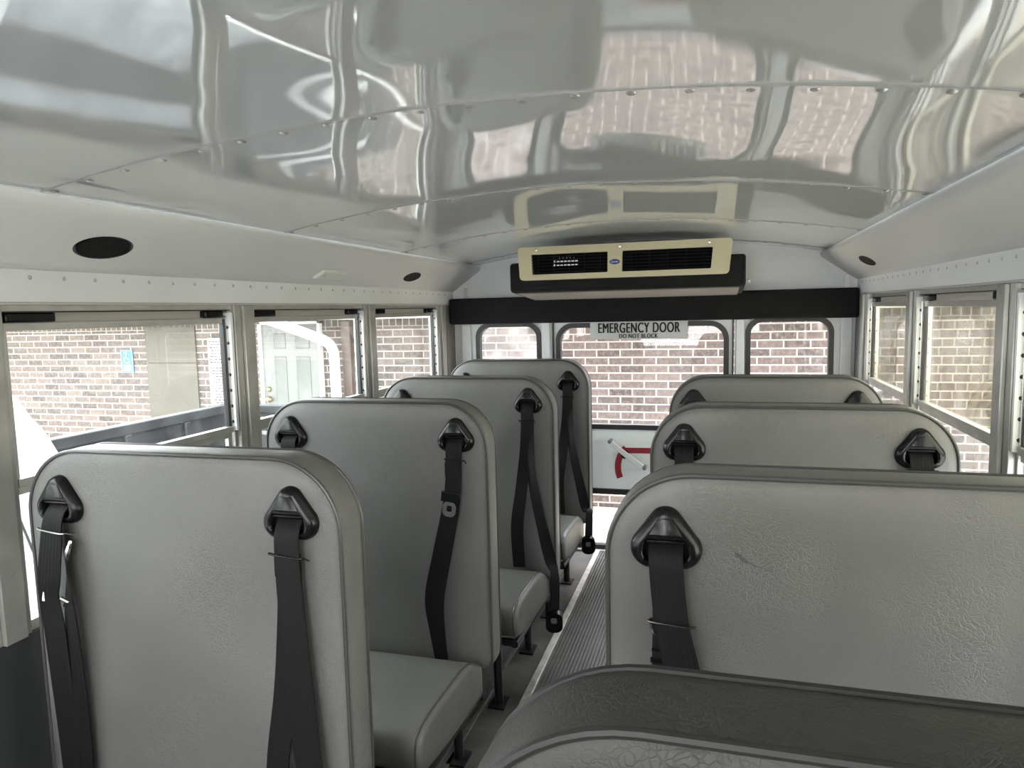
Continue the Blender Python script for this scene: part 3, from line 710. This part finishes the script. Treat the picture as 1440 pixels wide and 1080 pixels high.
def belt_pair(u, end=.0, hang=True, z0=1.060, up=.04):
    """two strands; the second leads over the aisle edge and ends in a hanging buckle"""
    def f(s, hw_=.375):
        make_bezel(s, u, z0)
        a = strap(s, [(u, -.010, z0 - .01, WW, 0), (u, -.026, z0 - .035, WW, 0), (u, -.028, .97, WW, 0), (u - .01, -.029, .85, .046, 8), (u - .03, -.030, .70, .05, -10), (u - .050, -.030, .55, .052, 0), (u - .046, -.026, .38, .05, 0)])
        keeper(a, u - .003, .985, .0, .030)
        b = strap(s, [(u + .002, -.020, 1.0, .046, 0), (u + .004, -.026, .90, .046, -10), (u + .014, -.034, .78, .044, -30), (u + .034, -.038, .66, .046, -18), (u + .062, -.036, .53, .048, -8), (u + .085, -.030, .42, .046, 30), (u + .100, -.03, .36 + up * .5, .044, 60), (u + .104, -.035, .28 + up, .044, 50), (u + .100, -.04, .17 + up, .044, 40)] if hang else
                  [(u + .002, -.020, 1.0, .046, 0), (u + .02, -.034, .80, .044, -20), (u + .05, -.036, .62, .046, -10), (u + .055, -.030, .48, .046, 0)])
        if hang:
            bk = empty('buckle', (u + .100, -.045, .135 + up), parent=b); bk.rotation_euler = (.25, 0, .2)
            ring([(x, z) for x, z in rrect(-.034, .034, -.050, .045, .030)], [(x, z) for x, z in rrect(-.014, .012, -.010, .022, .008)], -.012, .012, 'buckle_shell', BLACKP, bk)
            MB().box((-.013, -.004, -.010), (.011, .002, .020)).build('buckle_button', mat('dull_buckle_metal', (.35, .35, .34), .3, metal=.7), bk)
    return f
def belt_R1_left(s):
    u = -.287; make_bezel(s, u, 1.046)
    a = strap(s, [(u, -.010, 1.036, .054, 0), (u + .001, -.027, 1.012, .054, 0), (u + .005, -.030, .96, .054, 0), (u + .012, -.033, .905, .054, 2), (u + .026, -.034, .84, .056, 6), (u + .042, -.036, .74, .058, 10), (u + .06, -.034, .60, .058, 0), (u + .07, -.03, .42, .056, 0)])
    strap(s, [(u + .004, -.020, .95, .050, 0), (u + .004, -.022, .88, .050, 0), (u + .002, -.024, .76, .052, 0), (u - .002, -.026, .6, .052, 0), (u, -.026, .42, .052, 0)])
    keeper(a, u + .010, .915, -.003, .036, mat('dark_wire', (.12, .11, .10), .25, metal=.9), y=-.009)
    MB().tube(sm([(u - .024, -.012, .912), (u - .020, -.022, .893), (u - .006, -.024, .885), (u + .002, -.022, .880), (u - .004, -.024, .868)], 4), .003, 6).box((u - .024, -.026, .842), (u + .0, -.022, .850)).box((u - .022, -.026, .866), (u - .002, -.022, .862)).build('keeper_clip', BLACKP, a)
def belt_R2_right(s):
    u = .287; make_bezel(s, u, 1.050)
    a = strap(s, [(u, -.010, 1.040, .052, 0), (u + .001, -.027, 1.015, .052, 0), (u + .003, -.030, .97, .052, 0), (u + .003, -.030, .84, .052, 0), (u, -.028, .42, .052, 0)])
    ring([(u + .003 + x, .990 + z) for x, z in rrect(-.038, .038, -.013, .013, .006)], [(u + .003 + x, .990 + z) for x, z in rrect(-.030, .030, -.007, .008, .003)], -.037, -.031, 'slide_ring', BLACKP, a)
make_seat((-.634, 1.153), .375, 'grey vinyl bench seat nearest on the left, under the first window', [belt_L1_left, belt_L1_right])
make_seat((-.610, 1.965), .375, 'second grey bench seat on the left, belt with a chrome latch tongue', [belt_plain(-.278, .5, -.01), belt_L2_right])
make_seat((-.578, 2.725), .372, 'third grey bench seat from the front on the left, black buckle hanging in the aisle', [belt_plain(-.272, .5), belt_pair(.272)])
make_seat((-.573, 3.500), .372, 'last grey bench seat on the left, in front of the rear wall', [belt_plain(-.272, .5), belt_pair(.272, up=.10)], dz=.015)
r1 = make_seat((.625, 1.153), .385, 'wide grey bench seat on the right with a dark scuff, directly behind the nearest backrest', [belt_R1_left, belt_plain(.287, .5)])
P_ = [(-.180, -.0060, 1.030), (-.172, -.0062, 1.024), (-.164, -.0062, 1.017), (-.155, -.0062, 1.013), (-.140, -.0060, 1.008), (-.128, -.0060, 1.004)]
MB().ribbon(sm(P_, 4), [w_ for w_ in (.001, .004, .006, .008, .007, .006, .007, .009, .006, .005, .003, .002, .002, .003, .002, .0015, .0015, .001, .001, .0008, .0008)], .0004, [(.4, 0, .9)] * 21).build('scuff_mark', mat('scuff_grey', (.075, .075, .072), .6), r1)
make_seat((.620, 1.975), .378, 'middle grey bench seat on the right, belts with black slide ring', [belt_plain(-.288, .5), belt_R2_right])
make_seat((.620, 2.805), .378, 'last grey bench seat on the right, before the emergency door', [belt_plain(-.288, .5), belt_plain(.288, .5)])
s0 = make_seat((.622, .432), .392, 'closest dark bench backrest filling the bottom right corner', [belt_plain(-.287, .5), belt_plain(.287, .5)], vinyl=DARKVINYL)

# ------------------------------------------------------------------ outside: ground, walkway, brick building
gd = MB().box((-25, -20, -.90), (25, 30, -.82)).build('ground', CONC, smooth=False); tag(gd, kind='structure')
wk = MB().box((-12, 5.2, -.82), (12, 6.5, -.43)).build('walkway', SLABM, bevel=.02); tag(wk, kind='structure')
WY = 6.5
bd = empty('brick_building', (0, WY, -.82), 'long brown brick building with a white eave behind and left of the bus', 'building')
def bl(x, y, z): return (x, y - WY, z + .82)
MB().box(bl(-14, WY, -.82), bl(12, WY + .3, 1.294)).build('brick_wall', BRICK, bd, smooth=False)
b = MB(); x = -13.9
while x < 11.9:
    b.box(bl(x, WY - .004, 1.300), bl(x + .058, WY + .1, 1.366)) if x < -3.1 or True else None
    x += .0717
b.build('soldier_course', SOLDIER, bd, smooth=False)
MB().box(bl(-14, WY, 1.293), bl(12, WY + .3, 1.395)).build('mortar_backing', MORTAR, bd, smooth=False)
MB().box(bl(-14, 5.95, 1.384), bl(12, WY + .3, 1.395)).build('soffit', WHITEM, bd, smooth=False)
MB().box(bl(-14, 5.90, 1.374), bl(12, 5.96, 1.50)).build('fascia', WHITEM, bd, bevel=.01)
MB().loft([[bl(x, y, z) for y, z in ((5.86, 1.49), (5.86, 1.51), (9.5, 2.6), (9.5, 2.55))] for x in (-14, 12)]).build('roof', ROOF, bd, smooth=False)
b = MB().box(bl(-5.69, WY - .02, -.82), bl(-5.03, WY + .02, .93)).box(bl(-5.69, WY - .02, .936), bl(-5.03, WY + .02, 1.33)); b.build('stucco_panel', TAN, bd, smooth=False)
# six panel door
dr = MB().box(bl(-4.175, WY - .05, -.43), bl(-3.495, WY + .02, 1.345)).build('entry_door', DOORW, bd, bevel=.004)
b = MB()
for x0, x1 in ((-4.03, -3.88), (-3.77, -3.60)):
    for z0, z1 in ((1.08, 1.24), (.46, 1.00), (-.25, .36)):
        o_ = rrect(x0, x1, z0, z1, .004, 1); i_ = rrect(x0 + .016, x1 - .016, z0 + .016, z1 - .016, .003, 1)
        R = [[bl(x, WY - .05, z) for x, z in o_], [bl(x, WY - .056, z) for x, z in rrect(x0 + .006, x1 - .006, z0 + .006, z1 - .006, .003, 1)], [bl(x, WY - .051, z) for x, z in i_]]
        b.loft(R, False, True)
b.build('moulding', mat('door_moulding', (.105, .112, .109), .5), dr, angle=20)
MB().box(bl(-4.20, WY - .07, -.43), bl(-4.165, WY, 1.36)).box(bl(-3.50, WY - .07, -.43), bl(-3.475, WY, 1.36)).box(bl(-4.20, WY - .07, 1.335), bl(-3.475, WY, 1.36)).build('door_frame', WHITEM, bd, bevel=.003)
b = MB().dome(bl(-4.11, WY - .05, .655), (0, -1, 0), .028, .03, 14).dome(bl(-4.115, WY - .05, .55), (0, -1, 0), .036, .05, 14).tube([bl(-4.14, WY - .06, .55), bl(-4.06, WY - .09, .55)], .012, 8)
b.build('lockset', mat('aged_brass', (.35, .30, .20), .3, metal=.9), dr)
MB().box(bl(-4.135, WY - .056, .80), bl(-4.07, WY - .05, .812)).box(bl(-4.135, WY - .056, .765), bl(-4.07, WY - .05, .777)).build('door_notice', mat('grey_print', (.3, .3, .3), .6), dr)
# downspouts
P = sm([(-4.25, 6.02, 1.50), (-3.95, 6.16, 1.385), (-3.75, 6.22, 1.305), (-3.55, 6.27, 1.225), (-3.43, 6.30, 1.175), (-3.37, 6.32, 1.13), (-3.335, 6.33, 1.06), (-3.325, 6.33, .96), (-3.325, 6.34, .3), (-3.325, 6.34, -.42)], 5)
P = [(x * .985 + .02, y, z) for x, y, z in P]
ds = MB().tube([bl(*p) for p in P], .052, 12).build('white_downspout', WHITEM, bd)
MB().tube([bl(x + .018, y - .05, z) for x, y, z in P[34:]], .006, 6).build('seam_line', mat('downspout_seam', (.55, .5, .42), .5), ds)
MB().box(bl(-3.225, WY - .075, -.43), bl(-3.125, WY, 1.355)).build('brown_downspout', BROWN, bd, bevel=.008)
# signs on the wall
hs = empty('accessible_parking_sign', (-5.965, WY - .012, .955), 'blue accessible parking sign with white wheelchair symbol on the brick wall', 'sign')
MB().box((-.085, 0, -.135), (.085, .006, .125)).build('plate', BLUE, hs, bevel=.002)
b = MB(); b.tube([(.012 * math.cos(2 * PI * k / 16) - .008, -.002, .012 * math.sin(2 * PI * k / 16) + .088) for k in range(16)], .006, 6, closed=True)
b.tube([(-.008, -.002, .07), (-.004, -.002, .03), (.025, -.002, .028), (.038, -.002, -.008), (.048, -.002, -.004)], .006, 6)
b.tube([(.0 + .034 * math.cos(math.radians(a)), -.002, .012 + .034 * math.sin(math.radians(a))) for a in range(120, 345, 15)], .005, 6)
b.box((-.08, -.002, .115), (.08, 0, .119)).box((-.08, -.002, -.129), (.08, 0, -.125)).box((-.08, -.002, -.125), (-.076, 0, .119)).box((.076, -.002, -.125), (.08, 0, .119))
b.box((-.058, -.002, -.060), (.058, 0, -.045)).box((-.05, -.002, -.085), (.05, 0, -.070)).box((-.058, -.002, -.112), (.058, 0, -.097))
b.build('white_marks', mat('sign_white', (.30, .31, .32), .5), hs, smooth=False)
ns = empty('rules_notice', (-4.69, WY - .012, .80), 'tall white notice board with lines of black print on the brick wall', 'sign')
MB().box((-.19, 0, -.40), (.24, .008, .40)).build('board', mat('notice_white', (.34, .34, .33), .5), ns, bevel=.002)
b = MB(); z = .36
random.seed(3)
rown = 0
while z > -.38:
    x = -.165 + random.choice((0, .02, .04)); xe = .215 - random.choice((0, 0, .04, .08))
    if rown not in (8,):
        while x < xe:
            l = random.uniform(.012, .045); b.box((x, -.001, z - .006), (min(x + l, xe), 0, z + .006)); x += l + .010
    z -= .0315; rown += 1
b.build('print_lines', INK, ns, smooth=False)

# ------------------------------------------------------------------ outside left: dark open trailer and white van
tl = empty('open_trailer', (-2.5, 3.9, -.82), 'scuffed dark steel open trailer parked left of the bus', 'trailer')
def tt(x, y, z): return (x + 2.5, y - 3.9, z + .82)
X0, X1, Y0, Y1, ZT = -2.985, -1.62, 1.95, 4.76, .728
b = MB().box(tt(-3.40, 2.7, .05), tt(-3.36, 4.80, ZT - .07)).box(tt(-3.42, 2.7, ZT - .07), tt(-3.33, 4.80, ZT))
for y in (3.2, 3.75, 4.3): b.box(tt(-3.36, y, .05), tt(-3.33, y + .05, ZT - .07))
b.build('far_side_panel', TRAILM, tl, bevel=.006)
b = MB().box(tt(-3.40, 4.78, .05), tt(-1.75, 4.82, ZT - .05)).box(tt(-3.42, 4.76, ZT - .06), tt(-1.75, 4.84, ZT)); b.build('tail_panel', TRAILM, tl, bevel=.006)
MB().box(tt(-1.79, 2.7, .05), tt(-1.75, 4.80, .60)).build('near_side_panel', TRAILM, tl, bevel=.006)
MB().box(tt(-3.40, 2.7, .0), tt(-1.75, 4.80, .05)).build('bed', mat('trailer_bed', (.16, .165, .17), .6, var=.4, vscale=6), tl)
MB().box(tt(-3.0, 4.74, .60), tt(-1.9, 4.76, .64)).box(tt(-3.0, 4.74, .50), tt(-1.9, 4.76, .53)).build('reflector_strip', ALUB, tl)
b = MB()
random.seed(5)
for k in range(9): b.dome(tt(-3.30 + random.uniform(-.02, .07), 4.755, .66 - k * .035), (0, -1, 0), random.uniform(.012, .02), .008, 8)
b.build('corner_bolts', ALUB, tl)
for x in (-3.50, -1.67):
    MB().cyl(tt(x - .1, 3.8, -.49), tt(x + .1, 3.8, -.49), .33, 28).build('wheel', TIRE, tl, bevel=.03)
MB().box(tt(-3.45, 3.78, -.52), tt(-1.7, 3.84, -.46)).box(tt(-3.2, 2.7, -.1), tt(-3.1, 4.8, 0)).box(tt(-2.0, 2.7, -.1), tt(-1.9, 4.8, 0)).box(tt(-3.1, 3.7, -.46), tt(-3.0, 3.9, 0)).box(tt(-2.1, 3.7, -.46), tt(-2.0, 3.9, 0)).build('chassis', LEGM, tl)
vn = empty('white_van', (-2.55, .6, -.82), 'white van with a sloping tail parked outside the nearest left window', 'van')
def tv(x, y, z): return (x + 2.55, y - .6, z + .82)
k_ = 1.0
prof = sm([(-2.2, -.45), (-2.25, .2), (-1.9, .45), (-1.2, .62), (-.5, 1.25), (0.2, 1.42), (1.0, 1.44), (1.42, 1.40), (1.60, 1.33), (1.72, 1.22), (1.82, 1.05), (1.90, .86), (1.96, .60), (2.0, .2), (1.98, -.2), (1.9, -.45)], 4)
R = []
for x, k in ((-1.745, .93), (-1.70, .985), (-1.80 + .13, 1.0)): pass
for x, k in ((-1.70, .94), (-1.73, .98), (-1.80, 1.0), (-3.2, 1.0), (-3.28, .98), (-3.32, .94)): R.append([tv(x, y * (1 if abs(y) < 1 else 1) , -.45 + (z + .45) * (k if z > 1.1 else (k + 1) / 2)) for y, z in prof])
MB().loft(R).build('body', mat('white_car_paint', (.80, .81, .82), .18, coat=.5), vn, angle=40)
MB().tube([tv(-1.698, 1.52, 1.12), tv(-1.698, 1.66, .85), tv(-1.698, 1.78, .45), tv(-1.698, 1.80, 0)], .004, 6).build('panel_gap', INK, vn)
MB().box(tv(-1.692, 1.84, .30), tv(-1.72, 1.93, .55)).build('tail_lamp', LAMPR, vn, bevel=.01)
for y in (-1.4, 1.35):
    for x0, x1 in ((-1.72, -1.92), (-3.10, -3.31)):
        MB().cyl(tv(x0 + (.03 if x0 > -2 else 0), y, -.49), tv(x1 - (.03 if x0 < -2 else 0), y, -.49), .33, 28).build('wheel', TIRE, vn, bevel=.02)
